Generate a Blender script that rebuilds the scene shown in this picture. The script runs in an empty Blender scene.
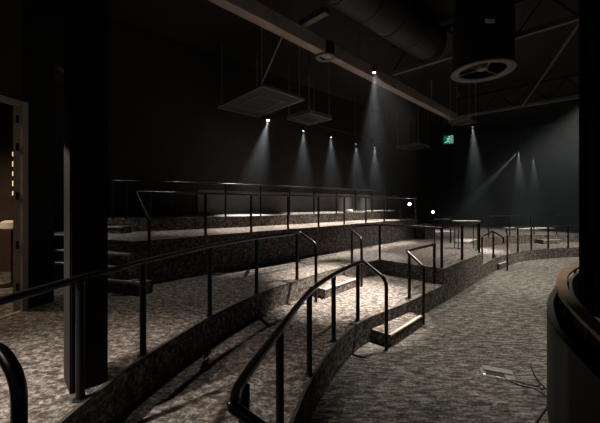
import bpy, bmesh, math, random
from mathutils import Vector, Matrix
random.seed(7)
SC = bpy.context.scene
COL = SC.collection
PI = math.pi

# ------------------------------------------------------------------ levels
CAMZ = 2.33
ZA, ZB, ZC, ZD, ZE = 0.0, 0.40, 0.78, 1.615, 1.93     # lowest floor and the four terraces
ROOM_TOP = 7.6

# ------------------------------------------------------------------ materials
def new_mat(name):
    m = bpy.data.materials.new(name)
    m.use_nodes = True
    nt = m.node_tree
    b = nt.nodes['Principled BSDF']
    return m, nt, b

def plain(name, col, rough=0.6, metal=0.0, var=0.25, scale=6.0, bump=0.0, spec=0.5):
    m, nt, b = new_mat(name)
    tc = nt.nodes.new('ShaderNodeTexCoord')
    n = nt.nodes.new('ShaderNodeTexNoise')
    n.inputs['Scale'].default_value = scale
    n.inputs['Detail'].default_value = 5
    nt.links.new(tc.outputs['Object'], n.inputs['Vector'])
    r = nt.nodes.new('ShaderNodeValToRGB')
    r.color_ramp.elements[0].position = 0.3
    r.color_ramp.elements[1].position = 0.7
    r.color_ramp.elements[0].color = (*[c*(1-var) for c in col], 1)
    r.color_ramp.elements[1].color = (*[min(1, c*(1+var)) for c in col], 1)
    nt.links.new(n.outputs['Fac'], r.inputs['Fac'])
    nt.links.new(r.outputs['Color'], b.inputs['Base Color'])
    b.inputs['Roughness'].default_value = rough
    b.inputs['Metallic'].default_value = metal
    b.inputs['Specular IOR Level'].default_value = spec
    if bump:
        bp = nt.nodes.new('ShaderNodeBump')
        bp.inputs['Strength'].default_value = bump
        bp.inputs['Distance'].default_value = 0.01
        nt.links.new(n.outputs['Fac'], bp.inputs['Height'])
        nt.links.new(bp.outputs['Normal'], b.inputs['Normal'])
    return m

def emit(name, col, strength):
    m, nt, b = new_mat(name)
    b.inputs['Base Color'].default_value = (*col, 1)
    b.inputs['Emission Color'].default_value = (*col, 1)
    b.inputs['Emission Strength'].default_value = strength
    return m

def carpet(name, dark, mid, light, rot, stretch=2.2, scale=4.0):
    """woven broadloom carpet: brushed streaks broken up by paler flecks"""
    m, nt, b = new_mat(name)
    L = nt.links.new
    tc = nt.nodes.new('ShaderNodeTexCoord')
    mp = nt.nodes.new('ShaderNodeMapping')
    mp.inputs['Rotation'].default_value = (0, 0, rot)
    mp.inputs['Scale'].default_value = (1.0, stretch, stretch)
    L(tc.outputs['Object'], mp.inputs['Vector'])
    n1 = nt.nodes.new('ShaderNodeTexNoise')
    n1.inputs['Scale'].default_value = scale; n1.inputs['Detail'].default_value = 8
    n1.inputs['Roughness'].default_value = 0.72; n1.inputs['Distortion'].default_value = 0.5
    L(mp.outputs['Vector'], n1.inputs['Vector'])
    n2 = nt.nodes.new('ShaderNodeTexNoise')
    n2.inputs['Scale'].default_value = 27; n2.inputs['Detail'].default_value = 4
    n2.inputs['Roughness'].default_value = 0.7
    L(tc.outputs['Object'], n2.inputs['Vector'])
    mx = nt.nodes.new('ShaderNodeMix'); mx.data_type = 'FLOAT'
    mx.inputs['Factor'].default_value = 0.32
    L(n1.outputs['Fac'], mx.inputs['A']); L(n2.outputs['Fac'], mx.inputs['B'])
    r = nt.nodes.new('ShaderNodeValToRGB')
    e = r.color_ramp.elements
    e[0].position = 0.42; e[0].color = (*dark, 1)
    e[1].position = 0.61; e[1].color = (*light, 1)
    k = e.new(0.50); k.color = (*mid, 1)
    L(mx.outputs['Result'], r.inputs['Fac'])
    L(r.outputs['Color'], b.inputs['Base Color'])
    b.inputs['Roughness'].default_value = 0.95
    b.inputs['Specular IOR Level'].default_value = 0.1
    bp = nt.nodes.new('ShaderNodeBump')
    bp.inputs['Strength'].default_value = 0.5; bp.inputs['Distance'].default_value = 0.0016
    L(n2.outputs['Fac'], bp.inputs['Height']); L(bp.outputs['Normal'], b.inputs['Normal'])
    return m

M = {}
M['carpet_a'] = carpet('carpet_grey_brushed', (.030, .0285, .0265), (.085, .081, .075), (.27, .255, .235), 0.40, 3.6, 5.0)
M['carpet_b'] = carpet('carpet_taupe_flecked', (.032, .028, .026), (.088, .078, .072), (.29, .26, .24), 0.5, 1.4, 11.0)
M['rail'] = plain('rail_black_gloss', (.005, .005, .005), 0.3, 0.0, 0.2, 12, spec=.35)
M['post'] = plain('post_black_satin', (.005, .005, .005), 0.45, 0.0, 0.2, 12, spec=.25)
M['steel'] = plain('bolt_steel', (.35, .34, .33), 0.35, 0.9, 0.1, 20)
M['nosing'] = plain('nosing_pale_metal', (.48, .44, .38), 0.45, 0.2, 0.1, 30)
M['tierface'] = plain('terrace_trim_black', (.020, .019, .018), 0.6, 0.0, 0.2, 10)
M['wall'] = plain('wall_black_paint', (.030, .027, .025), 0.9, 0.0, 0.15, 2.0, 0.1, .2)
M['dado'] = plain('dado_taupe_panel', (.10, .085, .075), 0.8, 0.0, 0.12, 2.0)
M['wall_grey'] = plain('wall_charcoal_paint', (.040, .042, .040), 0.85, 0.0, 0.15, 1.5, 0.1)
M['ceil'] = plain('ceiling_black', (.012, .011, .010), 0.9, 0.0, 0.2, 3)
M['pillar'] = plain('pillar_black_paint', (.014, .013, .012), 0.7, 0.0, 0.15, 3, spec=.1)
M['jamb'] = plain('jamb_taupe_paint', (.30, .27, .24), 0.5, 0.0, 0.1, 4)
M['beam'] = plain('beam_umber_paint', (.34, .27, .23), 0.6, 0.0, 0.18, 3)
M['truss'] = plain('truss_grey_paint', (.13, .12, .105), 0.6, 0.0, 0.15, 4)
M['duct'] = plain('duct_brown', (.03, .022, .018), 0.6, 0.2, 0.25, 2)
M['black'] = plain('black_matte', (.008, .008, .008), 0.7, 0.0, 0.2, 8)
M['housing'] = plain('lamp_black_metal', (.02, .02, .02), 0.45, 0.3, 0.2, 15)
M['fanring'] = plain('fan_ring_grey', (.15, .135, .12), 0.5, 0.2, 0.12, 6)
M['panel'] = plain('hanging_panel_dark', (.018, .017, .016), 0.8, 0.0, 0.15, 5)
M['panelrim'] = plain('hanging_panel_rim', (.16, .15, .14), 0.5, 0.3, 0.1, 5)
M['wire'] = plain('wire_dark_steel', (.30, .28, .26), 0.5, 0.2, 0.1, 20)
M['parapet'] = plain('barrier_charcoal', (.014, .014, .0132), 0.7, 0.0, 0.12, 2, spec=.25)
M['wood'] = plain('cap_oak', (.16, .105, .055), 0.5, 0.0, 0.3, 7)
M['curtain'] = plain('curtain_black_serge', (.007, .007, .007), 0.95, 0.0, 0.2, 9)
M['cable'] = plain('cable_black_rubber', (.010, .010, .010), 0.5, 0.0, 0.2, 20)
M['plate'] = plain('floor_box_metal', (.17, .17, .16), 0.55, 0.0, 0.15, 25)
M['counter'] = plain('counter_grey_laminate', (.30, .29, .27), 0.4, 0.0, 0.1, 8)
M['cloth'] = plain('cloth_pinkish', (.45, .36, .32), 0.9, 0.0, 0.15, 12)
M['foyer'] = plain('foyer_wall_maroon', (.045, .022, .019), 0.7, 0.0, 0.2, 3)
M['white'] = plain('white_plastic', (.62, .58, .54), 0.4, 0.0, 0.08, 9)
M['hinge'] = plain('hinge_black', (.012, .011, .011), 0.4, 0.5, 0.1, 20)
M['lens_warm'] = emit('lens_warm', (1.0, .86, .66), 60)
M['lens_cool'] = emit('lens_cool', (.95, .96, 1.0), 30)
M['lens_star'] = emit('lens_star', (1.0, .88, .70), 160)
M['exit_green'] = emit('exit_green', (.01, .40, .25), 0.16)
M['exit_white'] = emit('exit_white', (.55, 1.0, .85), 0.5)
M['glowstrip'] = emit('foyer_lamp', (1.0, .70, .42), 1.2)

# ------------------------------------------------------------------ object helpers
def tag(o, label=None, cat=None, group=None, kind=None):
    if label: o['label'] = label
    if cat: o['category'] = cat
    if group: o['group'] = group
    if kind: o['kind'] = kind
    return o

def thing(name, loc, label, cat, group=None, kind=None):
    o = bpy.data.objects.new(name, None)
    COL.objects.link(o)
    o.location = loc
    o.empty_display_size = 0.1
    return tag(o, label, cat, group, kind)

def obj(name, bm, mat, parent=None, smooth=False, origin=None):
    """link a bmesh given in world coordinates as one mesh object; origin = where its own origin stands"""
    bmesh.ops.recalc_face_normals(bm, faces=bm.faces[:])
    off = Vector(origin) if origin is not None else Vector((0, 0, 0))
    root = parent
    acc = Vector((0, 0, 0))
    while root is not None:
        acc += root.location
        root = root.parent
    base = acc if parent is not None and origin is None else off
    bmesh.ops.translate(bm, verts=bm.verts[:], vec=-base)
    me = bpy.data.meshes.new(name)
    bm.to_mesh(me); bm.free()
    mats = mat if isinstance(mat, (list, tuple)) else [mat]
    for mm in mats: me.materials.append(mm)
    if smooth:
        me.shade_smooth()
        me.set_sharp_from_angle(angle=math.radians(40))
    o = bpy.data.objects.new(name, me)
    COL.objects.link(o)
    if parent is not None:
        o.parent = parent
        o.location = base - acc
    else:
        o.location = base
    return o

def add_box(bm, c, size, rz=0.0, bevel=0.0, rot=None):
    r = bmesh.ops.create_cube(bm, size=1.0)
    vs = r['verts']
    mat = Matrix.Translation(Vector(c)) @ (rot if rot is not None else Matrix.Rotation(rz, 4, 'Z')) @ Matrix.Diagonal((*size, 1))
    bmesh.ops.transform(bm, matrix=mat, verts=vs)
    if bevel:
        es = list({e for v in vs for e in v.link_edges})
        bmesh.ops.bevel(bm, geom=es, offset=bevel, segments=2, affect='EDGES', profile=0.5)
    return bm

def box(c, size, rz=0.0, bevel=0.0, rot=None):
    return add_box(bmesh.new(), c, size, rz, bevel, rot)

def fillet(pts, rad, n=6):
    """round the inner corners of a polyline"""
    P = [Vector(p) for p in pts]
    out = [P[0]]
    for i in range(1, len(P)-1):
        a, b, c = P[i-1], P[i], P[i+1]
        u = (a-b); v = (c-b)
        lu, lv = u.length, v.length
        u.normalize(); v.normalize()
        if u.dot(v) < -0.985:
            out.append(b); continue
        r = min(rad, lu*0.45, lv*0.45)
        p0, p2 = b+u*r, b+v*r
        for k in range(n+1):
            t = k/n
            out.append(p0*(1-t)**2 + b*2*t*(1-t) + p2*t*t)
    out.append(P[-1])
    return out

def spline(pts, n=6):
    """Catmull-Rom through the points"""
    P = [Vector(p) for p in pts]
    Q = [P[0]*2-P[1]] + P + [P[-1]*2-P[-2]]
    out = []
    for i in range(1, len(Q)-2):
        a, b, c, d = Q[i-1], Q[i], Q[i+1], Q[i+2]
        for k in range(n):
            t = k/n
            out.append(0.5*((2*b)+(c-a)*t+(2*a-5*b+4*c-d)*t*t+(3*b-a-3*c+d)*t**3))
    out.append(P[-1])
    return out

def add_tube(bm, pts, r, seg=12, cap=True):
    P = [Vector(p) for p in pts]
    P = [p for i, p in enumerate(P) if i == 0 or (p-P[i-1]).length > 1e-5]
    t0 = (P[1]-P[0]).normalized()
    up = Vector((0, 0, 1)) if abs(t0.z) < 0.9 else Vector((1, 0, 0))
    nrm = t0.cross(up).normalized()
    rings = []
    prev = t0
    for i, p in enumerate(P):
        if i == 0: t = t0
        elif i == len(P)-1: t = (P[i]-P[i-1]).normalized()
        else: t = ((P[i+1]-P[i]).normalized()+(P[i]-P[i-1]).normalized()).normalized()
        ax = prev.cross(t)
        if ax.length > 1e-7:
            nrm = Matrix.Rotation(prev.angle(t), 3, ax.normalized()) @ nrm
        prev = t
        bn = t.cross(nrm).normalized()
        rings.append([bm.verts.new(p+(nrm*math.cos(2*PI*k/seg)+bn*math.sin(2*PI*k/seg))*r) for k in range(seg)])
    for a, b in zip(rings, rings[1:]):
        for k in range(seg):
            bm.faces.new((a[k], a[(k+1) % seg], b[(k+1) % seg], b[k]))
    if cap:
        bm.faces.new(rings[0][::-1]); bm.faces.new(rings[-1])
    return bm

def tube(pts, r, seg=12): return add_tube(bmesh.new(), pts, r, seg)

def add_lathe(bm, prof, c, seg=32, axis_rot=None):
    """prof = [(r, z)...] revolved about z then placed at c"""
    rings = []
    R = axis_rot if axis_rot is not None else Matrix.Identity(3)
    for r, z in prof:
        rings.append([bm.verts.new(Vector(c)+R @ Vector((max(r, 1e-4)*math.cos(2*PI*k/seg), max(r, 1e-4)*math.sin(2*PI*k/seg), z))) for k in range(seg)])
    for a, b in zip(rings, rings[1:]):
        for k in range(seg):
            bm.faces.new((a[k], a[(k+1) % seg], b[(k+1) % seg], b[k]))
    return bm

def prism(poly, z0, z1):
    bm = bmesh.new()
    n = len(poly)
    lo = [bm.verts.new((p[0], p[1], z0)) for p in poly]
    hi = [bm.verts.new((p[0], p[1], z1)) for p in poly]
    bm.faces.new(hi); bm.faces.new(lo[::-1])
    for i in range(n):
        bm.faces.new((lo[i], lo[(i+1) % n], hi[(i+1) % n], hi[i]))
    return bm

def wallstrip(path, z0, z1, th):
    """a vertical wall that follows a 2-D path, thickness th to the left of the path"""
    P = [Vector((p[0], p[1])) for p in path]
    N = []
    for i in range(len(P)):
        a = P[max(i-1, 0)]; b = P[min(i+1, len(P)-1)]
        d = (b-a).normalized()
        N.append(Vector((-d.y, d.x)))
    poly = [(p.x, p.y) for p in P] + [(P[i].x+N[i].x*th, P[i].y+N[i].y*th) for i in range(len(P)-1, -1, -1)]
    return prism(poly, z0, z1)

def structure(name, bm, mat, label=None, cat=None, smooth=False):
    o = obj(name, bm, mat, None, smooth)
    return tag(o, label, cat, None, 'structure')

def xy(pts): return [(p.x, p.y) for p in spline([(a, b, 0) for a, b in pts], 6)]

# ------------------------------------------------------------------ terrace plans
B_EDGE = xy([(-1.05, -3.2), (-.85, -1.2), (-.62, .3), (-.33, 1.6), (-.06, 2.8), (.16, 3.56), (.54, 4.43), (1.0, 5.18), (1.55, 5.70), (2.29, 6.38), (3.33, 7.42), (4.5, 8.65), (5.7, 9.92), (6.9, 11.15), (8.55, 12.5), (9.5, 13.02), (10.5, 13.4), (12.1, 13.8), (14.5, 14.1), (19, 14.2)])
C_NEAR = xy([(-1.95, -3.2), (-1.85, -.5), (-1.74, 1.0), (-1.68, 2.25), (-1.64, 2.7), (-1.55, 3.25), (-1.2, 4.38), (-.7, 5.45), (-.02, 6.4), (.86, 7.5), (1.7, 8.3), (2.2, 8.72)])
C_FAR = xy([(6.7, 12.6), (7.4, 13.4), (8.4, 14.2), (10, 15.0), (12, 15.5), (15, 15.8), (19, 15.9)])
C_EDGE = C_NEAR + [(2.62, 8.3), (3.39, 7.52), (5.66, 9.92), (6.1, 11.0)] + C_FAR
D_STAIR = (-2.72, 5.98)
D_EDGE = xy([(-3.05, 5.92), (-2.62, 6.26), (-2.1, 6.87), (-1.2, 7.82), (-.1, 8.85), (.7, 9.65), (2.0, 10.98), (3.2, 12.2), (4.2, 13.15), (5.2, 14.1)])
E_EDGE = xy([(-4.66, 7.75), (-3.4, 8.35), (-2.2, 9.1), (-1.25, 9.85), (.48, 11.3), (1.9, 12.7), (3.2, 13.9), (4.7, 15.1)])
WALL_A, WALL_C, WALL_B = Vector((-9.5, 5.24)), Vector((12.2, 25.5)), Vector((24.5, 13.5))

def strip_off(edge, off):
    out = []
    for i, p in enumerate(edge):
        a = Vector(edge[max(i-1, 0)]); b = Vector(edge[min(i+1, len(edge)-1)])
        d = (b-a).normalized()
        out.append((p[0]-d.y*off, p[1]+d.x*off))
    return out

# ------------------------------------------------------------------ the setting
structure('floor', prism([(-12, -4), (26, -4), (26, 27), (-12, 27)], -0.25, ZA), M['carpet_a'])
def terrace(edge, tail, z0, z1, label, mat):
    o = structure('terrace', prism(edge+tail, z0, z1), mat, label, 'terrace')
    return o
terrace(B_EDGE, [(23.6, 14.2), (12.2, 25.3), (-8.5, 6.0), (-8.5, -3.2)], ZA, ZB, 'lowest carpeted terrace, one step above the open floor', M['carpet_b'])
terrace(C_EDGE, [(22.2, 15.9), (12.2, 25.2), (-8.4, 6.1), (-8.4, -3.2)], ZB, ZC, 'wide carpeted terrace the black pillar stands on', M['carpet_b'])
terrace(D_EDGE, [(6.7, 20.2), (-6.25, 8.12), (-5.75, 6.88), (-4.2, 6.40)], ZC, ZD, 'long raised terrace with a tall dark riser', M['carpet_b'])
terrace(E_EDGE, [(6.15, 19.6), (-6.1, 8.22), (-5.7, 7.72)], ZD, ZE, 'topmost terrace along the black wall', M['carpet_b'])
# thin dark edge trims along each terrace lip
def lip(edge, z, name='trim_1', mat='tierface'):
    bm = wallstrip(edge, z-0.012, z+0.004, 0.035)
    structure(name, bm, M[mat])
lip(B_EDGE, ZB, 'trim_1'); lip(C_NEAR, ZC, 'trim_2'); lip(C_FAR, ZC, 'trim_3'); lip(D_EDGE, ZD, 'trim_4'); lip(E_EDGE, ZE, 'trim_5')

def wall(name, a, b, z0, z1, mat, th=0.25):
    structure(name, wallstrip([(a.x, a.y), (b.x, b.y)], z0, z1, th), mat)
wall('wall_left', WALL_A, WALL_C, 0, ROOM_TOP, M['wall'])
wall('wall_back', WALL_C, WALL_B, 0, ROOM_TOP, M['wall_grey'])
structure('ceiling', box((7, 11.5, ROOM_TOP+0.15), (40, 33, 0.3)), M['ceil'])
_d = (WALL_C-WALL_A).normalized(); _n = Vector((_d.y, -_d.x))
_s = WALL_A+_d*8.2; _e = WALL_A+_d*21.3
structure('baseboard_left', prism([(v.x, v.y) for v in (_s, _s+_n*.05, _e+_n*.05, _e)], ZE, ZE+.85), M['dado'])
# left flank: pier beside the doorway, the lintel, the partition behind it
PIER0, PIER1 = Vector((-3.99, 4.58)), Vector((-3.88, 5.03))
bm = prism([(-3.99, 4.58), (-3.88, 5.03), (-3.98, 5.12), (-6.15, 7.40), (-6.25, 7.30), (-4.12, 5.0), (-4.10, 4.60)], ZC, ROOM_TOP)
structure('wall_left_pier', bm, M['pillar'])
bm = prism([(-3.99, 4.58), (-4.10, 4.60), (-4.40, 2.6), (-4.28, 2.58)], ZC+3.0, ROOM_TOP)
structure('wall_left_lintel', bm, M['wall'])
bm = prism([(-4.28, 2.58), (-4.40, 2.6), (-4.9, -3.0), (-4.78, -3.0)], ZC, ROOM_TOP)
structure('wall_left_near', bm, M['wall'])
# door 1: frame with hinges and threshold
d1 = thing('door_1', (-4.05, 4.3, ZC), 'tall open doorway at the left with a taupe frame', 'door', None, 'structure')
bm = prism([(-3.985, 4.56), (-3.965, 4.64), (-4.085, 4.585), (-4.105, 4.565)], ZC, ZC+3.0)
obj('jamb', bm, M['jamb'], d1)
bm = prism([(-3.955, 4.55), (-3.935, 4.62), (-3.99, 4.625), (-4.0, 4.56)], ZC, ZC+3.0)
obj('architrave', bm, M['jamb'], d1)
for z in (0.35, 0.95, 1.65, 2.35, 2.75):
    obj('hinge', box((-4.035, 4.555, ZC+z), (.035, .02, .11), 0.2, 0.004), M['hinge'], d1)
obj('head', prism([(-3.96, 4.57), (-4.09, 4.6), (-4.40, 2.6), (-4.27, 2.58)], ZC+2.94, ZC+3.0), M['jamb'], d1)
obj('threshold', prism([(-3.965, 4.56), (-4.0, 4.57), (-4.30, 2.6), (-4.265, 2.59)], ZC, ZC+0.012), M['nosing'], d1)
# foyer beyond the doorway
structure('wall_foyer', wallstrip([(-7.2, -3), (-7.2, 7.0), (-6.22, 7.30)], ZC, ROOM_TOP, 0.15), M['foyer'])
structure('ceiling_foyer', box((-5.95, 2.0, ZC+4.2), (2.4, 9.9, 0.1)), M['ceil'])

# pillar
bm = prism([(-1.857, 2.575), (-1.672, 2.78), (-1.915, 3.04), (-2.10, 2.835)], ZC, ROOM_TOP)
bmesh.ops.bevel(bm, geom=[e for e in bm.edges if abs(e.verts[0].co.z-e.verts[1].co.z) > 1], offset=0.012, segments=2, affect='EDGES')
structure('pillar', bm, M['pillar'], 'tall square black pillar on the carpet at the left', 'pillar')

# ------------------------------------------------------------------ handrails
def handrail(path, posts, label, group='black tube handrails', r=0.029, pr=0.032, z0=None, flange=True, fil=0.10, name='handrail'):
    """path: rail centreline; posts: (x, y, base z, top z)"""
    x, y, z = posts[0][0], posts[0][1], posts[0][2]
    t = thing(name, (x, y, z), label, 'handrail', group)
    obj('top_rail', tube(fillet(path, fil), r, 14), M['rail'], t, True)
    for (px, py, b, tp) in posts:
        p = obj('post', tube([(px, py, b), (px, py, tp-r*0.6)], pr, 12), M['post'], t, True)
        if flange:
            bm = bmesh.new()
            add_lathe(bm, [(0, .0), (pr*1.7, 0), (pr*1.7, .006), (pr*1.15, .009), (0, .009)], (px, py, b), 20)
            obj('base_plate', bm, M['post'], p, True)
    return t
def on(edge2d, z): return [(x, y, z) for x, y in edge2d]

H = 0.95
# 1 front rail along the lowest terrace
ins = 0.05
fe = strip_off(xy([(-.27, 1.55), (-.265, 1.77), (-.105, 2.46), (.02, 3.0), (.17, 3.55), (.37, 4.05), (.64, 4.6), (1.0, 5.2), (1.12, 5.36)]), ins)
zr = ZB+H
path = [(.05, 1.50, ZA), (.05, 1.50, zr-.24), (-.33, 1.54, zr)] + on(fe[1:-3], zr) + [(1.07, 5.38, zr), (1.37, 5.06, zr-.24), (1.37, 5.06, zr-.60), (1.37, 5.06, ZA+.0)]
t = handrail(path, [(-.305, 1.74, ZB, zr), (-.155, 2.46, ZB, zr), (.105, 3.58, ZB, zr), (.47, 4.46, ZB, zr), (.95, 5.24, ZB, zr)], 'nearest black handrail, curving along the lowest terrace to the front step', fil=0.12)
# 2 long rail along the pillar's terrace, down to the upper step
ce = strip_off(xy([(-1.64, 2.7), (-1.55, 3.25), (-1.2, 4.38), (-.7, 5.45), (-.02, 6.4)]), ins)
zr = ZC+H
path = [(-1.93, 1.0, zr), (-1.84, 1.9, zr)] + [(-1.74, 2.6, zr)] + on(ce[2:-1], zr) + [(.0, 6.50, zr), (.31, 6.22, zr-.20), (.31, 6.22, ZB)]
handrail(path, [(-1.735, 2.52, ZC, zr), (-1.60, 3.25, ZC, zr), (-1.245, 4.40, ZC, zr), (-.745, 5.48, ZC, zr), (-.06, 6.44, ZC, zr), (-1.93, 1.02, ZC, zr)], 'long black handrail running past the foot of the pillar to the upper step', fil=0.07)
# 3 near-left rail end
zr = ZC+.96
path = [(-1.95, .75, ZC), (-1.95, .75, zr), (-1.60, 1.30, zr), (-1.28, 1.35, zr-.01), (-1.10, 1.25, zr-.10), (-1.10, 1.25, ZB)]
handrail(path, [(-1.62, 1.28, ZC, zr)], 'cropped black handrail end bending down in the near left corner', fil=0.09, r=0.027)
# 4 rail from the upper step round the notch and along the block
zr = ZC+H
path = [(1.42, 7.36, ZB), (1.42, 7.36, zr-.22), (1.20, 7.86, zr), (1.62, 8.30, zr), (2.2, 8.82, zr), (2.64, 8.40, zr), (3.39, 7.62, zr), (4.5, 8.80, zr), (5.58, 9.92, zr)]
handrail(path, [(1.30, 7.98, ZC, zr), (2.2, 8.80, ZC, zr), (3.39, 7.63, ZC, zr), (4.42, 8.70, ZC, zr), (5.56, 9.90, ZC, zr)], 'black handrail from the upper step round the projecting block', fil=0.06)
# 5 rail right of the front step
zr = ZB+H
path = [(2.37, 6.12, ZA), (2.37, 6.12, zr-.24), (2.18, 6.52, zr), (3.22, 7.60, zr)]
handrail(path, [(2.22, 6.48, ZB, zr), (3.20, 7.60, ZB, zr)], 'short black handrail between the front step and the projecting block', fil=0.05)
# 6 long rail of the tall riser terrace
zr = ZD+.92
de = strip_off(D_EDGE, 0.06)
Dp = [(-2.90, 6.14), (-2.07, 6.99), (-1.21, 7.90), (-.33, 8.75), (.56, 9.62), (1.46, 10.53), (2.36, 11.43), (3.26, 12.35), (4.16, 13.22), (5.08, 14.08)]
path = [(-2.70, 5.72, ZC), (-2.70, 5.72, 2.0), (-3.08, 5.98, zr), (-2.90, 6.14, zr)] + on(de[8:], zr)
handrail(path, [(x, y, ZD, zr) for x, y in Dp], 'long black handrail above the tall dark riser', r=0.027, pr=0.030, fil=0.05)
# 7 topmost rail
zr = ZE+H
ee = strip_off(E_EDGE, 0.07)
Ep = [(-4.62, 7.86), (-4.36, 8.0), (-3.3, 8.50), (-2.15, 9.22), (-1.23, 9.98), (-.35, 10.72), (.50, 11.45), (1.4, 12.30), (2.3, 13.16), (3.15, 13.96), (4.0, 14.64)]
path = [(-4.62, 7.86, zr)] + on(ee[2:-4], zr)
handrail(path, [(x, y, ZE, zr) for x, y in Ep], 'topmost black handrail in front of the lit wall', r=0.024, pr=0.028, fil=0.05)
# 8-12 far rails
zr = ZB+H
handrail([(5.85, 10.25, ZB), (5.85, 10.25, zr-.1), (6.72, 11.12, zr), (7.05, 11.05, zr-.22), (7.05, 11.05, zr-.40)], [(6.74, 11.12, ZB, zr)], 'short black handrail beside the far small step, past the block', r=0.027, pr=.030, fil=0.06)
fb = strip_off(xy([(8.35, 12.40), (9.5, 13.02), (10.5, 13.4), (12.1, 13.8), (14.5, 14.1)]), 0.06)
handrail([(7.15, 11.0, ZA), (7.15, 11.0, zr-.10), (7.50, 11.62, zr+.0), (8.20, 12.22, zr-.0)] + on(fb[1:], zr), [(8.62, 12.62, ZB, zr), (9.50, 13.10, ZB, zr), (10.48, 13.47, ZB, zr), (11.55, 13.74, ZB, zr), (13.2, 14.0, ZB, zr)], 'far black handrail following the curved low terrace', r=0.027, pr=.030, fil=0.06)
zr = ZC+H
fc = strip_off(xy([(8.5, 14.28), (9.2, 14.66), (10, 15.0), (11.3, 15.36)]), 0.06)
handrail(on(fc, zr) + [(11.32, 15.42, ZC)], [(8.48, 14.36, ZC, zr), (9.9, 15.05, ZC, zr), (11.14, 15.38, ZC, zr)], 'farthest black handrail, low before the charcoal back wall', r=0.025, pr=.028, fil=0.05)
fd = strip_off(xy([(12.6, 15.58), (14, 15.72), (17, 15.85)]), 0.06)
handrail([(12.6, 15.66, ZC)] + on(fd, zr), [(14.0, 15.79, ZC, zr), (15.6, 15.86, ZC, zr)], 'far black handrail at the right, half behind the black curtain', r=0.025, pr=.028, fil=0.05)
handrail([(5.23, 12.4, ZC), (5.23, 12.4, ZC+.92), (5.85, 12.4, ZC+.92), (5.85, 12.4, ZC)], [(5.54, 12.4, ZC, ZC+.92)], 'small hoop rail behind the raised counter', r=0.025, pr=.028, fil=0.05)

# ------------------------------------------------------------------ loose steps
def step(a, b, depth, z0, z1, label, back=None):
    """a step block whose front edge runs a->b; depth goes to the left of a->b"""
    A, B = Vector(a), Vector(b)
    d = (B-A).normalized(); n = Vector((-d.y, d.x))
    q = [A, B, B+n*depth, A+n*depth]
    t = thing('carpeted_step', ((A.x+B.x)/2, (A.y+B.y)/2, z0), label, 'step', 'carpeted steps between the terraces')
    obj('step_block', prism([(v.x, v.y) for v in q], z0, z1), M['carpet_b'], t)
    bm = prism([(v.x, v.y) for v in (A-n*.006, B-n*.006, B+n*.045, A+n*.045)], z1-.022, z1+.005)
    obj('nosing', bm, M['nosing'], t)
    return t
step((1.465, 5.14), (2.32, 6.04), .52, ZA, ZA+.20, 'carpeted step with pale nosing from the open floor to the lowest terrace')
step((.50, 6.42), (1.37, 7.42), .44, ZB, ZB+.19, 'carpeted step with pale nosing on the lowest terrace, up to the pillar terrace')
step((6.95, 11.12), (7.55, 11.64), .40, ZA, ZA+.20, 'small far step at the end of the curved low terrace')
step((11.4, 14.95), (12.4, 15.2), .42, ZB, ZB+.19, 'farthest small step, by the back wall rail')
step((5.05, 13.88), (5.75, 14.6), -.40, ZC, ZC+.60, 'block step at the right end of the tall riser terrace')
step((4.75, 14.95), (5.35, 15.55), -.36, ZD, ZD+.17, 'block step at the right end of the topmost terrace')
# staircase at the left, up to the tall riser terrace
st = thing('staircase', (-3.6, 5.6, ZC), 'dark staircase with pale nosings between doorway pier and pillar', 'staircase')
sd = Vector((-.958, .287)); sn = Vector((.287, .958))
for k in range(3):
    s0 = Vector(((-2.62, -2.98, -3.10)[k], (5.36, 5.56, 5.76)[k])); e0 = s0 + sd*1.8
    dp = .20 if k < 2 else .40
    q = [s0, e0, e0+sn*dp, s0+sn*dp]
    z0, z1 = ZC, ZC+.208*(k+1)
    p = obj('tread', prism([(v.x, v.y) for v in q], z0, z1), M['carpet_b'], st)
    obj('nosing', prism([(v.x, v.y) for v in (s0-sn*.006, e0-sn*.006, e0+sn*.05, s0+sn*.05)], z1-.035, z1+.004), M['nosing'], p)
# upper flight on the tall riser terrace
st = thing('staircase', (-4.9, 7.3, ZD), 'short upper stair from the tall riser terrace to the topmost terrace', 'staircase')
s0 = Vector((-4.15, 7.42)); e0 = s0+sd*1.3
obj('tread', prism([(v.x, v.y) for v in (s0, e0, e0+sn*.30, s0+sn*.30)], ZD, ZD+.16), M['carpet_b'], st)
obj('nosing', prism([(v.x, v.y) for v in (s0-sn*.006, e0-sn*.006, e0+sn*.05, s0+sn*.05)], ZD+.13, ZD+.164), M['nosing'], st)

# ------------------------------------------------------------------ counter, lamps on stands, cloth
ct = thing('standing_counter', (5.62, 10.8, ZC), 'pale topped standing counter behind the projecting block', 'counter')
obj('counter_top', box((5.62, 10.8, ZC+.94), (.80, .34, .035), 0, .006), M['counter'], ct)
for x in (5.30, 5.94):
    for y in (10.67, 10.93):
        obj('leg', tube([(x, y, ZC), (x, y, ZC+.925)], .014, 10), M['post'], ct, True)
obj('stretcher', tube([(5.30, 10.93, ZC+.18), (5.94, 10.93, ZC+.18)], .010, 8), M['post'], ct, True)

def aim(d): return Vector(d).to_track_quat('-Z', 'Y').to_matrix()

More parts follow.
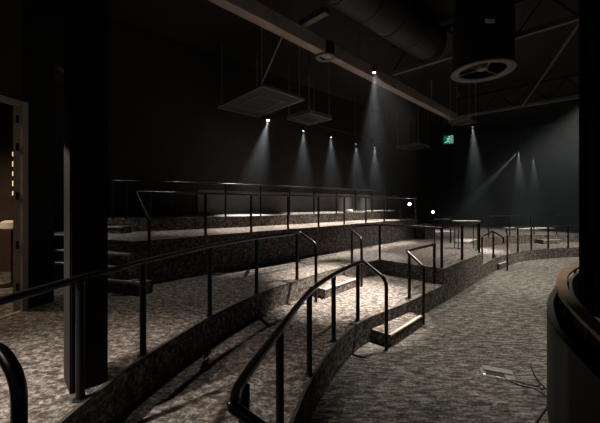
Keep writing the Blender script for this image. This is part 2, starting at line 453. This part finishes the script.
def spotlight(loc, direction, label, lens='lens_cool', r=0.06, L=0.20, group='theatre spotlights in the haze', clamp=None, size=1.0):
    """loc = centre of the lens; the can extends back from it"""
    t = thing('spotlight', loc, label, 'spotlight', group)
    R = aim(direction)
    bm = bmesh.new()
    add_lathe(bm, [(r*.86, -.004), (r*1.05, .004), (r*1.12, -.03), (r*1.12, .02), (r, .04), (r*.95, L*.7), (r*.6, L), (0, L)], loc, 24, R)
    obj('housing', bm, M['housing'], t, True)
    bm = bmesh.new()
    add_lathe(bm, [(0, -r*.32), (r*.35, -r*.28), (r*.65, -r*.16), (r*.86, .004)], loc, 24, R)
    obj('lens', bm, M[lens], t, True)
    c = Vector(loc) + R @ Vector((0, 0, L*.45))
    if clamp is not None:
        s = Vector((r*1.25, 0, 0)) if abs(Vector(direction).normalized().x) < .8 else Vector((0, r*1.25, 0))
        top = Vector((c.x, c.y, c.z+r*2.0))
        obj('yoke', tube([c-s, c-s+Vector((0, 0, r*2)), c+s+Vector((0, 0, r*2)), c+s], .009, 8), M['housing'], t, True)
        obj('clamp', tube([top, (top.x, top.y, clamp)], .012, 8), M['housing'], t, True)
    return t

def light(loc, target, power, angle, blend=0.6, col=(1, .9, .78), rad=0.05, name='beam_light'):
    l = bpy.data.lights.new(name, 'SPOT')
    l.energy = power; l.spot_size = math.radians(angle); l.spot_blend = blend
    l.color = col; l.shadow_soft_size = rad
    o = bpy.data.objects.new(name, l)
    COL.objects.link(o)
    o.location = loc
    o.rotation_euler = (Vector(target)-Vector(loc)).to_track_quat('-Z', 'Y').to_euler()
    return o

def stand_lamp(loc, base, label, target):
    spot = Vector(loc)
    d = (Vector(target)-spot).normalized()
    t = spotlight(loc, d, label, 'lens_star', .055, .14, group='low spotlights facing the room')
    c = spot - d*.07
    obj('stand', tube([(c.x, c.y, base), (c.x, c.y, c.z-.05)], .012, 10), M['housing'], t, True)
    bm = bmesh.new()
    add_lathe(bm, [(0, 0), (.13, 0), (.13, .012), (.02, .03), (0, .03)], (c.x, c.y, base), 24)
    obj('stand_base', bm, M['housing'], t, True)
    return t
stand_lamp((4.95, 14.4, 2.285), ZD, 'glaring low spotlight at the end of the long black handrail', (0, 0, 2.4))
stand_lamp((6.05, 14.5, 1.92), ZC, 'glaring low spotlight on a stand right of the terrace ends', (0, 0, 2.3))

bm = bmesh.new()
bmesh.ops.create_icosphere(bm, subdivisions=3, radius=1)
for v in bm.verts:
    k = 1+.25*math.sin(v.co.x*5)*math.cos(v.co.y*7)+random.uniform(-.08, .08)
    v.co = Vector((v.co.x*.20*k, v.co.y*.14*k, max(v.co.z, -.4)*.09*k))
mz = min(v.co.z for v in bm.verts)
bmesh.ops.translate(bm, verts=bm.verts[:], vec=(2.05, 13.35, ZE-mz-.01))
tag(obj('crumpled_cloth', bm, M['cloth'], None, True, origin=(2.05, 13.35, ZE)), 'small pale crumpled cloth on the topmost terrace', 'cloth')

# ------------------------------------------------------------------ ceiling: beam, trusses, duct, fan, panels
UP = 4.0; ZBM = CAMZ+UP
bdir = Vector((.697, .717, 0))
b0 = Vector((-5.2, 2.7, ZBM)); b1 = Vector((7.55, 15.6, ZBM))
cb = thing('ceiling_beam', ((b0+b1)/2), 'long umber box beam running away under the black ceiling', 'beam')
L = (b1-b0).length
rot = math.atan2((b1-b0).y, (b1-b0).x)
obj('beam_body', box((b0+b1)/2+Vector((0, 0, .17)), (L, .26, .34), rot, .01), M['beam'], cb)
for k in range(3):
    p = b0+(b1-b0)*(.25+.3*k)
    obj('hanger', tube([p+Vector((0, 0, .33)), (p.x, p.y, ROOM_TOP)], .02, 8), M['wire'], cb, True)

def truss(a, b, depth, n, label):
    a, b = Vector(a), Vector(b)
    t = thing('roof_truss', (a+b)/2, label, 'truss', 'roof trusses under the black ceiling')
    rz = math.atan2((b-a).y, (b-a).x)
    l = (b-a).length
    up = Vector((0, 0, depth))
    obj('bottom_chord', box((a+b)/2, (l, .12, .12), rz, .006), M['truss'], t)
    obj('top_chord', box((a+b)/2+up, (l, .12, .12), rz, .006), M['black'], t)
    for k in range(n):
        p = a+(b-a)*(k/n); q = a+(b-a)*((k+.5)/n); s = a+(b-a)*((k+1)/n)
        obj('web', tube([p+Vector((0, 0, .05)), q+up-Vector((0, 0, .05))], .026, 8), M['black'], t, True)
        obj('web', tube([q+up-Vector((0, 0, .05)), s+Vector((0, 0, .05))], .026, 8), M['black'], t, True)
    for p in (a+(b-a)*.02, b-(b-a)*.02):
        obj('hanger', tube([p+up, (p.x, p.y, ROOM_TOP)], .02, 8), M['wire'], t, True)
    return t
truss((3.02, 10.35, ZBM+.20), (7.1, 6.45, ZBM+.20), .85, 5, 'nearer roof truss crossing behind the big ceiling fan')
truss((7.5, 15.35, ZBM+.10), (12.6, 10.5, ZBM+.10), .85, 6, 'farther roof truss from the far end of the umber beam')
br = thing('cross_brace', (6.4, 7.4, ZBM), 'slim diagonal brace between the two roof trusses', 'brace')
obj('brace_bar', tube([(6.45, 7.35, ZBM+.14), (9.4, 13.45, ZBM+.12)], .03, 8), M['truss'], br, True)
br = thing('cross_brace', (.3, 7.4, ZBM), 'slanting arm joining the umber beam from above near the round vent', 'brace')
obj('brace_bar', box((.34, 7.60, ZBM+.42), (.8, .16, .14), -.78), M['truss'], br)

du = thing('ventilation_duct', (1.95, 7.8, 7.08), 'fat brown round duct under the ceiling left of the fan', 'duct')
obj('duct_body', tube([(.7, 6.64, 7.08), (3.9, 9.55, 7.08)], .50, 28), M['duct'], du, True)
for k in range(5):
    c = Vector((.85, 6.775, 7.08))+Vector((2.9, 2.64, 0))*(k/4)
    dd = Vector((.739, .673, 0))
    obj('duct_band', tube([c-dd*.03, c+dd*.03], .515, 28), M['duct'], du, True)

# drum fan
fx, fy, fz = 4.47, 7.82, CAMZ+3.215
FS = .85
fan = thing('ceiling_fan', (fx, fy, fz), 'huge black ceiling drum fan with a pale ring round its mouth', 'fan')
bm = bmesh.new()
add_lathe(bm, [(.59*FS, .03), (.76*FS, .03), (.78*FS, .05), (.78*FS, 1.3), (.76*FS, ROOM_TOP-fz)], (fx, fy, fz), 48)
obj('drum', bm, M['black'], fan, True)
bm = bmesh.new()
add_lathe(bm, [(r_*FS, z_) for r_, z_ in ((.62, 0), (.82, -.012), (.835, .012), (.82, .035), (.62, .04), (.60, .02), (.62, 0))], (fx, fy, fz), 56)
obj('mouth_ring', bm, M['fanring'], fan, True)
bm = bmesh.new()
add_lathe(bm, [(0, -.02), (.12, -.01), (.15, .05), (.15, .16), (0, .18)], (fx, fy, fz+.06), 28)
obj('hub', bm, M['fanring'], fan, True)
for k in range(8):
    a = 2*PI*k/8
    bm = bmesh.new()
    vs = []
    for i in range(7):
        r = .14+.34*i/6
        tw = .7-.35*i/6
        for s in (-1, 1):
            for h in (-.004, .004):
                p = Vector((r, s*.05*(.7+.5*i/6), 0))
                p = Matrix.Rotation(tw, 3, 'X') @ p
                p.z += h
                p = Matrix.Rotation(a, 3, 'Z') @ p
                vs.append(bm.verts.new(p+Vector((fx, fy, fz+.17))))
    for i in range(6):
        o = i*4
        for q in ((0, 1, 5, 4), (2, 3, 7, 6), (0, 2, 6, 4), (1, 3, 7, 5)):
            bm.faces.new([vs[o+j] for j in q])
    bm.faces.new([vs[j] for j in (0, 1, 3, 2)]); bm.faces.new([vs[24+j] for j in (0, 1, 3, 2)])
    obj('blade', bm, M['housing'], fan, True)
for k in range(3):
    a = 2*PI*k/3+.4
    obj('spoke', tube([(fx+.15*math.cos(a), fy+.15*math.sin(a), fz+.05), (fx+.53*math.cos(a), fy+.53*math.sin(a), fz+.03)], .016, 8), M['fanring'], fan, True)
bm = box((fx-.17, fy-.65, fz+.87), (.30, .03, .09), 0.12, .01)
tag(obj('access_handle', bm, M['white'], fan), 'pale handle plate')

# round vent on the beam
vx, vy, vz = .70, 8.72, CAMZ+3.98
vt = thing('round_vent', (vx, vy, vz), 'small round ceiling vent hanging against the umber beam', 'vent')
bm = bmesh.new()
add_lathe(bm, [(.17, 0), (.26, -.01), (.27, .02), (.25, .10), (.25, .35), (.0, .36)], (vx, vy, vz), 36)
obj('vent_body', bm, M['housing'], vt, True)
bm = bmesh.new()
add_lathe(bm, [(.165, -.004), (.265, -.016), (.272, .0), (.262, .012), (.165, .01), (.165, -.004)], (vx, vy, vz), 36)
obj('vent_ring', bm, M['fanring'], vt, True)

def hung_panel(corners, z, th, label, inner=True, slot=.5, rods=None):
    """flat square panel with a rim, hung on rods"""
    P = [Vector(c) for c in corners]
    c = sum(P, Vector((0, 0)))/4
    t = thing('hanging_panel', (c.x, c.y, z), label, 'panel', 'panels hung from the ceiling')
    obj('panel_board', prism([(c+(p-c)*.98).to_tuple() for p in P], z, z+th), M['panel'], t)
    bm = bmesh.new()
    for i in range(4):
        a, b = P[i], P[(i+1) % 4]
        m = (a+b)/2
        add_box(bm, (m.x, m.y, z+th/2), ((b-a).length+.03, .05, th+.02), math.atan2((b-a).y, (b-a).x))
    obj('rim', bm, M['panelrim'], t)
    if inner:
        bm = bmesh.new()
        for i in range(4):
            a = c+(P[i]-c)*slot; b = c+(P[(i+1) % 4]-c)*slot
            m = (a+b)/2
            add_box(bm, (m.x, m.y, z-.006), ((b-a).length, .035, .03), math.atan2((b-a).y, (b-a).x))
        obj('inner_frame', bm, M['panelrim'], t)
    for p in (rods or [c+(q-c)*.9 for q in P]):
        obj('rod', tube([(p[0], p[1], z+th*.5), (p[0], p[1], ROOM_TOP)], .014, 6), M['wire'], t, True)
    return t
zp = CAMZ+3.2
hp = hung_panel([(-2.75, 10.7), (-1.04, 8.75), (.12, 9.9), (-1.59, 11.85)], zp, .05, 'large tilted-looking flat panel hung left, over the first spotlight', True, .55)
hung_panel([(.33, 11.35), (1.20, 12.2), (.36, 13.05), (-.50, 12.2)], zp, .12, 'square hung cassette panel with an inner frame, right of the large flat panel', True, .62)
hung_panel([(5.6, 18.6), (6.6, 17.7), (7.6, 18.7), (6.6, 19.6)], zp+.05, .10, 'far hung panel left of the green exit sign', True, .6)
hung_panel([(6.35, 13.6), (6.95, 13.05), (7.55, 13.6), (6.95, 14.2)], CAMZ+3.42, .08, 'small hung panel under the far end of the umber beam', True, .6)
br = thing('stay_rod', (-.8, 9.3, 6), 'slanting thin stay from the umber beam down to the large hung panel', 'rod')
obj('stay_bar', tube([(-.42, 7.62, ZBM-.02), (-1.06, 8.80, zp+.08)], .016, 8), M['wire'], br, True)

# exit sign
ex = thing('exit_sign', (8.6, 18.5, CAMZ+3.62), 'small green running figure exit sign hung far under the ceiling', 'sign')
ec = Vector((8.6, 18.5, CAMZ+3.66))
erz = -.43
Rz = Matrix.Rotation(erz, 3, 'Z')
obj('sign_box', box(ec, (.54, .10, .52), erz, .01), M['housing'], ex)
fn = Rz @ Vector((0, -1, 0)); sx = Rz @ Vector((1, 0, 0)); sz = Vector((0, 0, 1))
obj('sign_face', box(ec+fn*.055, (.50, .02, .48), erz), M['exit_green'], ex)
bm = bmesh.new()
def sp(u, v): return ec+fn*.072+sx*u+sz*v
for a, b, w in (((.02, .08), (-.04, -.06), .035), ((.02, .09), (.12, .0), .02), ((.02, .09), (-.09, .06), .02), ((-.03, -.06), (.07, -.12), .024), ((.07, -.12), (.05, -.21), .022), ((-.03, -.06), (-.09, -.14), .024), ((-.09, -.14), (-.19, -.15), .022)):
    add_tube(bm, [sp(*a), sp(*b)], w, 8)
bmesh.ops.create_icosphere(bm, subdivisions=2, radius=.045, matrix=Matrix.Translation(sp(.05, .16)))
obj('running_figure', bm, M['exit_white'], ex, True)
bm = bmesh.new()
for a, b in (((.15, -.22), (.15, .22)), ((.15, .22), (.24, .22)), ((.24, .22), (.24, -.22))):
    add_tube(bm, [sp(*a), sp(*b)], .014, 6)
obj('doorway_symbol', bm, M['exit_white'], ex)
for s in (-.2, .2):
    p = ec+sx*s
    obj('rod', tube([(p.x, p.y, ec.z+.28), (p.x, p.y, ROOM_TOP)], .010, 6), M['wire'], ex, True)

# lighting bar along the wall
lb = thing('lighting_bar', (1.4, 14.5, CAMZ+3.5), 'long thin lighting bar carrying the row of spotlights along the wall', 'bar')
ba, bb = Vector((-1.9, 10.9, CAMZ+3.34)), Vector((5.2, 18.3, CAMZ+3.34))
obj('bar_tube', tube([ba, bb], .025, 10), M['housing'], lb, True)
for k in range(4):
    p = ba+(bb-ba)*(.05+.3*k)
    obj('bar_hanger', tube([p, (p.x, p.y, ROOM_TOP)], .010, 6), M['wire'], lb, True)

# beam-making spotlights
COOL = (1.0, .97, .94); WARM = (1.0, .89, .77); NEUT = (1.0, .90, .77)
S = []
def beam(loc, tgt, power, ang, label, lens='lens_cool', r=.048, clamp=None, col=COOL, blend=1.0, rad=.02, thing_=True):
    loc = Vector(loc); d = (Vector(tgt)-loc).normalized()
    if thing_: spotlight(tuple(loc), d, label, lens, r, .20, clamp=clamp)
    light(loc+d*.06, tgt, power, ang, blend, col, rad)
zl = CAMZ+3.0
PW = 5200
beam((-1.15, 11.5, zl), (-1.75, 10.6, ZE), PW*1.3, 34, 'first spotlight of the row, glaring under the large hung panel', 'lens_star', .06, zl+.34)
beam((.145, 13.2, zl), (.1, 12.9, ZE), PW*.8, 34, 'second spotlight of the row, under the square cassette panel', clamp=zl+.34)
beam((1.41, 14.5, zl), (1.4, 14.1, ZE), PW*.8, 34, 'third spotlight of the row along the wall', clamp=zl+.34)
beam((2.83, 16.1, zl), (2.8, 15.7, ZE), PW*.8, 34, 'fourth spotlight of the row along the wall', clamp=zl+.34)
beam((4.0, 17.1, zl), (4.0, 16.8, ZE), PW*.8, 34, 'last and farthest spotlight of the row along the wall', clamp=zl+.34)
for x, y, z, tx, ty, p, a in ((-2.9, 8.6, 7.35, -2.5, 8.0, 1100, 26), (-1.3, 9.95, 5.5, -1.15, 9.0, 2900, 48), (.86, 11.2, 7.35, .40, 10.45, 9500, 31), (2.05, 12.5, 7.35, 1.75, 11.8, 9500, 31), (3.3, 13.7, 7.35, 3.05, 13.05, 9500, 31)):
    light((x, y, z), (tx, ty, ZD), p, a, .8, WARM, .05, 'added_terrace_fill')  # floods added to brighten the upper terraces, hung without fixtures
beam((2.22, 9.55, CAMZ+3.92), (2.1, 9.2, ZC), PW*.5, 26, 'bright spotlight beneath the umber beam, its shaft falling straight down', 'lens_cool', .06, ZBM+.2)
light((2.22, 9.50, CAMZ+3.85), (3.6, 8.9, ZC), 500, 70, .8, WARM, .05, 'added_beam_fill')  # extra wide fill added beside the beam spotlight, no fixture of its own
beam((7.2, 13.3, CAMZ+3.2), (7.3, 13.0, ZC), PW, 26, 'lone spotlight right of the green exit sign', clamp=CAMZ+3.40)
beam((13.7, 20.0, CAMZ+3.2), (13.6, 19.6, ZC), PW, 26, 'far spotlight with two shafts in front of the back wall', clamp=ROOM_TOP)
light((13.52, 19.9, CAMZ+3.12), (9.0, 18.0, CAMZ-.6), PW*2.2, 8, .6, COOL, .02)
beam((15.0, 20.5, CAMZ+2.9), (14.9, 20.1, ZC), PW*.7, 26, 'farthest right spotlight in front of the back wall', clamp=ROOM_TOP)
light((9.2, 10.0, 7.2), (7.4, 10.2, ZA), 4200, 66, .8, NEUT, .05, 'added_far_fill')  # unseen fill added for the far open floor, no fixture
light((12.7, 12.6, 7.3), (10.6, 15.2, ZC), 4500, 66, .8, WARM, .05, 'added_far_fill')  # unseen fill added for the far right terraces
light((4.6, 11.2, 7.3), (4.4, 10.6, ZC), 1500, 56, .8, WARM, .05, 'added_far_fill')  # fill without a fixture, added to brighten the carpet behind the block

# house spotlights out of the frame above: the pools on the carpet
def pool(loc, tgt, power, ang, blend=.9, col=WARM, rad=.06): light(loc, tgt, power, ang, blend, col, rad, 'house_light')
pool((2.6, 7.1, 7.0), (.95, 6.75, ZB), 14500, 31, 1.0)
pool((-3.9, .7, 4.3), (-2.5, 2.0, ZC), 1800, 56)
pool((-1.8, 7.4, 7.2), (-1.6, 5.0, ZC), 520, 42)
pool((-4.7, 6.9, 7.0), (-4.6, 6.9, ZC), 700, 40)
pool((3.8, 6.5, 7.4), (2.9, 5.7, ZA), 2300, 50, .9, NEUT)
pool((-5.9, 4.6, 4.6), (-5.9, 4.9, ZC), 420, 130, 1, (1, .74, .5), .2)
light((-6.4, 3.4, 4.56), (-2.2, 2.75, 2.2), 700, 40, .5, (1, .80, .66), .04, 'foyer_light')

# ------------------------------------------------------------------ stage barrier at the right
cap_xy = xy([(1.45, .6), (1.72, 1.4), (2.10, 2.2), (2.47, 2.92), (2.88, 3.58), (3.55, 4.36), (4.4, 5.05), (5.4, 5.55), (6.6, 5.9)])
fr_xy = xy([(1.45, .2), (1.70, 1.2), (2.02, 2.12), (2.30, 2.78), (2.53, 3.22), (3.15, 4.05), (4.1, 4.95), (5.2, 5.6), (6.6, 6.05)])
sb = thing('stage_barrier', (2.6, 3.3, ZA), 'curved charcoal stage barrier with an oak cap at the right edge', 'barrier')
obj('front_panel', wallstrip(fr_xy, ZA, ZA+1.13, -.06), M['parapet'], sb, True)
cp = obj('cap_rail', wallstrip(cap_xy, CAMZ-.985, CAMZ-.95, -.10), M['wood'], sb, True)
obj('inner_panel', wallstrip(strip_off(cap_xy, -.12), ZA+.9, CAMZ-.99, -.03), M['black'], sb, True)
for i in range(4, len(cap_xy)-2, 6):
    x, y = cap_xy[i]
    a = Vector(cap_xy[i+1])-Vector(cap_xy[i]); a.normalize()
    q = Vector((x, y))+Vector((a.y, -a.x))*.06
    obj('baluster', tube([(q.x, q.y, ZA+.0), (q.x, q.y, CAMZ-.985)], .016, 8), M['post'], sb, True)
# stage floor inside the barrier
stg = strip_off(cap_xy, -.20)
structure('floor_stage', prism(stg+[(6.6, .2), (2.0, .2)], ZA, ZA+.9), M['black'])
# black stage curtain
bm = bmesh.new()
cols = []
path = []
n = 90
for i in range(n+1):
    s = i/n
    x = 3.72+1.6*s; y = 4.22-.75*s
    w = .045*math.sin(s*2*PI*11)+.015*math.sin(s*2*PI*5+1)
    path.append((x+w*.42, y+w*.9))
obj_c = wallstrip(path, ZA+.9, ROOM_TOP-.1, .02)
cu = thing('stage_curtain', (4.4, 3.9, ZA+.9), 'tall black stage curtain at the right edge behind the barrier', 'curtain')
obj('drape', obj_c, M['curtain'], cu, True)
obj('curtain_track', tube([(3.6, 4.28, ROOM_TOP-.08), (5.4, 3.44, ROOM_TOP-.08)], .03, 8), M['housing'], cu, True)

# ------------------------------------------------------------------ floor box and cables
fb = thing('floor_box', (2.68, 4.33, ZA), 'open metal floor socket box lying in the carpet', 'floor box')
brz = -.42
def fbp(u, v): return Matrix.Rotation(brz, 3, 'Z') @ Vector((u, v, 0)) + Vector((2.68, 4.33, 0))
obj('frame', box((2.68, 4.33, .005), (.40, .24, .010), brz, .003), M['plate'], fb)
p = fbp(-.03, -.02); obj('well', box((p.x, p.y, .012), (.22, .09, .008), brz), M['black'], fb)
lidrot = Matrix.Rotation(brz, 4, 'Z') @ Matrix.Rotation(.12, 4, 'X')
p = fbp(.01, .085); obj('lid', box((p.x, p.y, .026), (.36, .10, .008), rot=lidrot), M['plate'], fb)
for u, v in ((-.16, -.085), (.0, -.10), (.10, -.09)):
    p = fbp(u, v); obj('latch', box((p.x, p.y, .016), (.05, .03, .014), brz, .003), M['steel'], fb)
def cable(pts, label, r=.008):
    bm = tube(spline(pts, 8), r, 8)
    tag(obj('cable', bm, M['cable'], None, True, origin=pts[0]), label, 'cable', 'black cables on the floor')
cable([(2.76, 4.17, .02), (2.90, 4.10, .009), (3.02, 4.05, .009), (3.08, 4.10, .009)], 'short black cable from the metal floor box to the right')
cable([(2.73, 4.16, .02), (2.82, 4.05, .010), (2.94, 3.98, .010), (2.90, 3.72, .010), (2.36, 3.25, .010), (2.02, 2.80, .010)], 'black cable from the floor box curling along the barrier foot', .010)
cable([(3.00, 3.97, .010), (3.08, 4.02, .010), (3.11, 4.16, .010), (3.22, 4.42, .010), (3.34, 4.62, .010)], 'black cable from the bend by the floor box along the far barrier foot', .009)

# ------------------------------------------------------------------ foyer furnishings
tb = thing('bar_stool', (-5.42, 6.02, ZC), 'white topped stool seen through the doorway', 'stool')
bm = bmesh.new(); add_lathe(bm, [(0, 0), (.16, 0), (.19, .03), (.18, .14), (.12, .17), (0, .175)], (-5.42, 6.02, ZC+1.05), 28)
obj('seat', bm, M['white'], tb, True)
obj('column', tube([(-5.42, 6.02, ZC), (-5.42, 6.02, ZC+1.06)], .028, 12), M['hinge'], tb, True)
bm = bmesh.new(); add_lathe(bm, [(0, 0), (.2, 0), (.2, .015), (.03, .04), (0, .04)], (-5.42, 6.02, ZC), 28)
obj('foot', bm, M['hinge'], tb, True)
wl = thing('wall_lamp', (-6.45, 7.20, 2.5), 'slim glowing wall lamp seen through the doorway', 'lamp')
obj('back_plate', box((-6.45, 7.205, CAMZ+.62), (.07, .03, 1.25), .3, .005), M['hinge'], wl)
for k in range(5):
    obj('glow_bar', box((-6.44, 7.18, CAMZ+1.10-.22*k), (.05, .03, .10+.02*(k % 2)), .3, .005), M['glowstrip'], wl)

# dim teal wash at the right and low fill on the left
light((16.5, 13.5, 6.3), (17.5, 19.0, 4.2), 260, 80, 1, (.35, .9, .95), .3, 'teal_wash')

# ------------------------------------------------------------------ world: faint warm fill added to lift the blacks, thin stage haze
w = bpy.data.worlds.new('world'); SC.world = w
w.use_nodes = True
SC.cycles.volume_max_steps = 64
nt = w.node_tree
bg = nt.nodes['Background']; bg.inputs['Color'].default_value = (1.0, .93, .86, 1); bg.inputs['Strength'].default_value = 0.06
vs = nt.nodes.new('ShaderNodeVolumeScatter')
vs.inputs['Color'].default_value = (.84, .92, 1.0, 1)
# haze kept to the far walls, shaped so nearer lamps show no cones
gm = nt.nodes.new('ShaderNodeNewGeometry')
def ramp(val, f0, f1):
    r = nt.nodes.new('ShaderNodeMapRange'); r.interpolation_type = 'SMOOTHSTEP'
    r.inputs['From Min'].default_value = f0; r.inputs['From Max'].default_value = f1
    r.inputs['To Min'].default_value = 0.0; r.inputs['To Max'].default_value = 1.0
    nt.links.new(val, r.inputs['Value'])
    return r.outputs['Result']
def dot(v, d):
    n = nt.nodes.new('ShaderNodeVectorMath'); n.operation = 'DOT_PRODUCT'
    n.inputs[1].default_value = d
    nt.links.new(v, n.inputs[0]); return n.outputs['Value']
def mth(op, a, b):
    n = nt.nodes.new('ShaderNodeMath'); n.operation = op
    for k, q in enumerate((a, b)):
        if isinstance(q, (int, float)): n.inputs[k].default_value = q
        else: nt.links.new(q, n.inputs[k])
    return n.outputs[0]
pos = gm.outputs['Position']
wd = (WALL_C-WALL_A).normalized(); wn = (-wd.y, wd.x, 0)          # towards the left wall
k0 = WALL_A.x*wn[0]+WALL_A.y*wn[1]
left_bank = ramp(dot(pos, wn), k0-2.0, k0-1.3)
far_bank = mth('MULTIPLY', ramp(dot(pos, (0, 1, 0)), 11.6, 13.0), ramp(dot(pos, (1, 0, 0)), 5.4, 6.6))
sub = nt.nodes.new('ShaderNodeVectorMath'); sub.operation = 'SUBTRACT'
sub.inputs[1].default_value = (2.2, 9.45, 0)
nt.links.new(pos, sub.inputs[0])
fl = nt.nodes.new('ShaderNodeVectorMath'); fl.operation = 'MULTIPLY'; fl.inputs[1].default_value = (1, 1, 0)
nt.links.new(sub.outputs[0], fl.inputs[0])
ln = nt.nodes.new('ShaderNodeVectorMath'); ln.operation = 'LENGTH'
nt.links.new(fl.outputs[0], ln.inputs[0])
shaft_haze = mth('MULTIPLY', ramp(ln.outputs['Value'], 1.5, .9), 1.6)  # haze column added round the beam spotlight so its shaft shows
high = mth('ADD', mth('MULTIPLY', ramp(dot(pos, (0, 0, 1)), 2.6, 5.0), .6), .4)
dens = mth('MULTIPLY', mth('MULTIPLY', mth('MAXIMUM', mth('MAXIMUM', left_bank, far_bank), shaft_haze), high), 0.0050)
nt.links.new(dens, vs.inputs['Density'])
nt.links.new(vs.outputs['Volume'], nt.nodes['World Output'].inputs['Volume'])

# ------------------------------------------------------------------ camera and view
cam = bpy.data.cameras.new('camera')
cam.sensor_width = 36; cam.lens = 36*319/600
cam.shift_y = -8.5/600
cam.clip_start = .05; cam.clip_end = 200
co = bpy.data.objects.new('camera', cam); COL.objects.link(co)
co.location = (0, 0, CAMZ); co.rotation_euler = (PI/2, 0, 0)
SC.camera = co
SC.view_settings.view_transform = 'Standard'
SC.view_settings.look = 'None'
SC.view_settings.gamma = 1
SC.view_settings.use_curve_mapping = False
SC.view_settings.exposure = 0.0
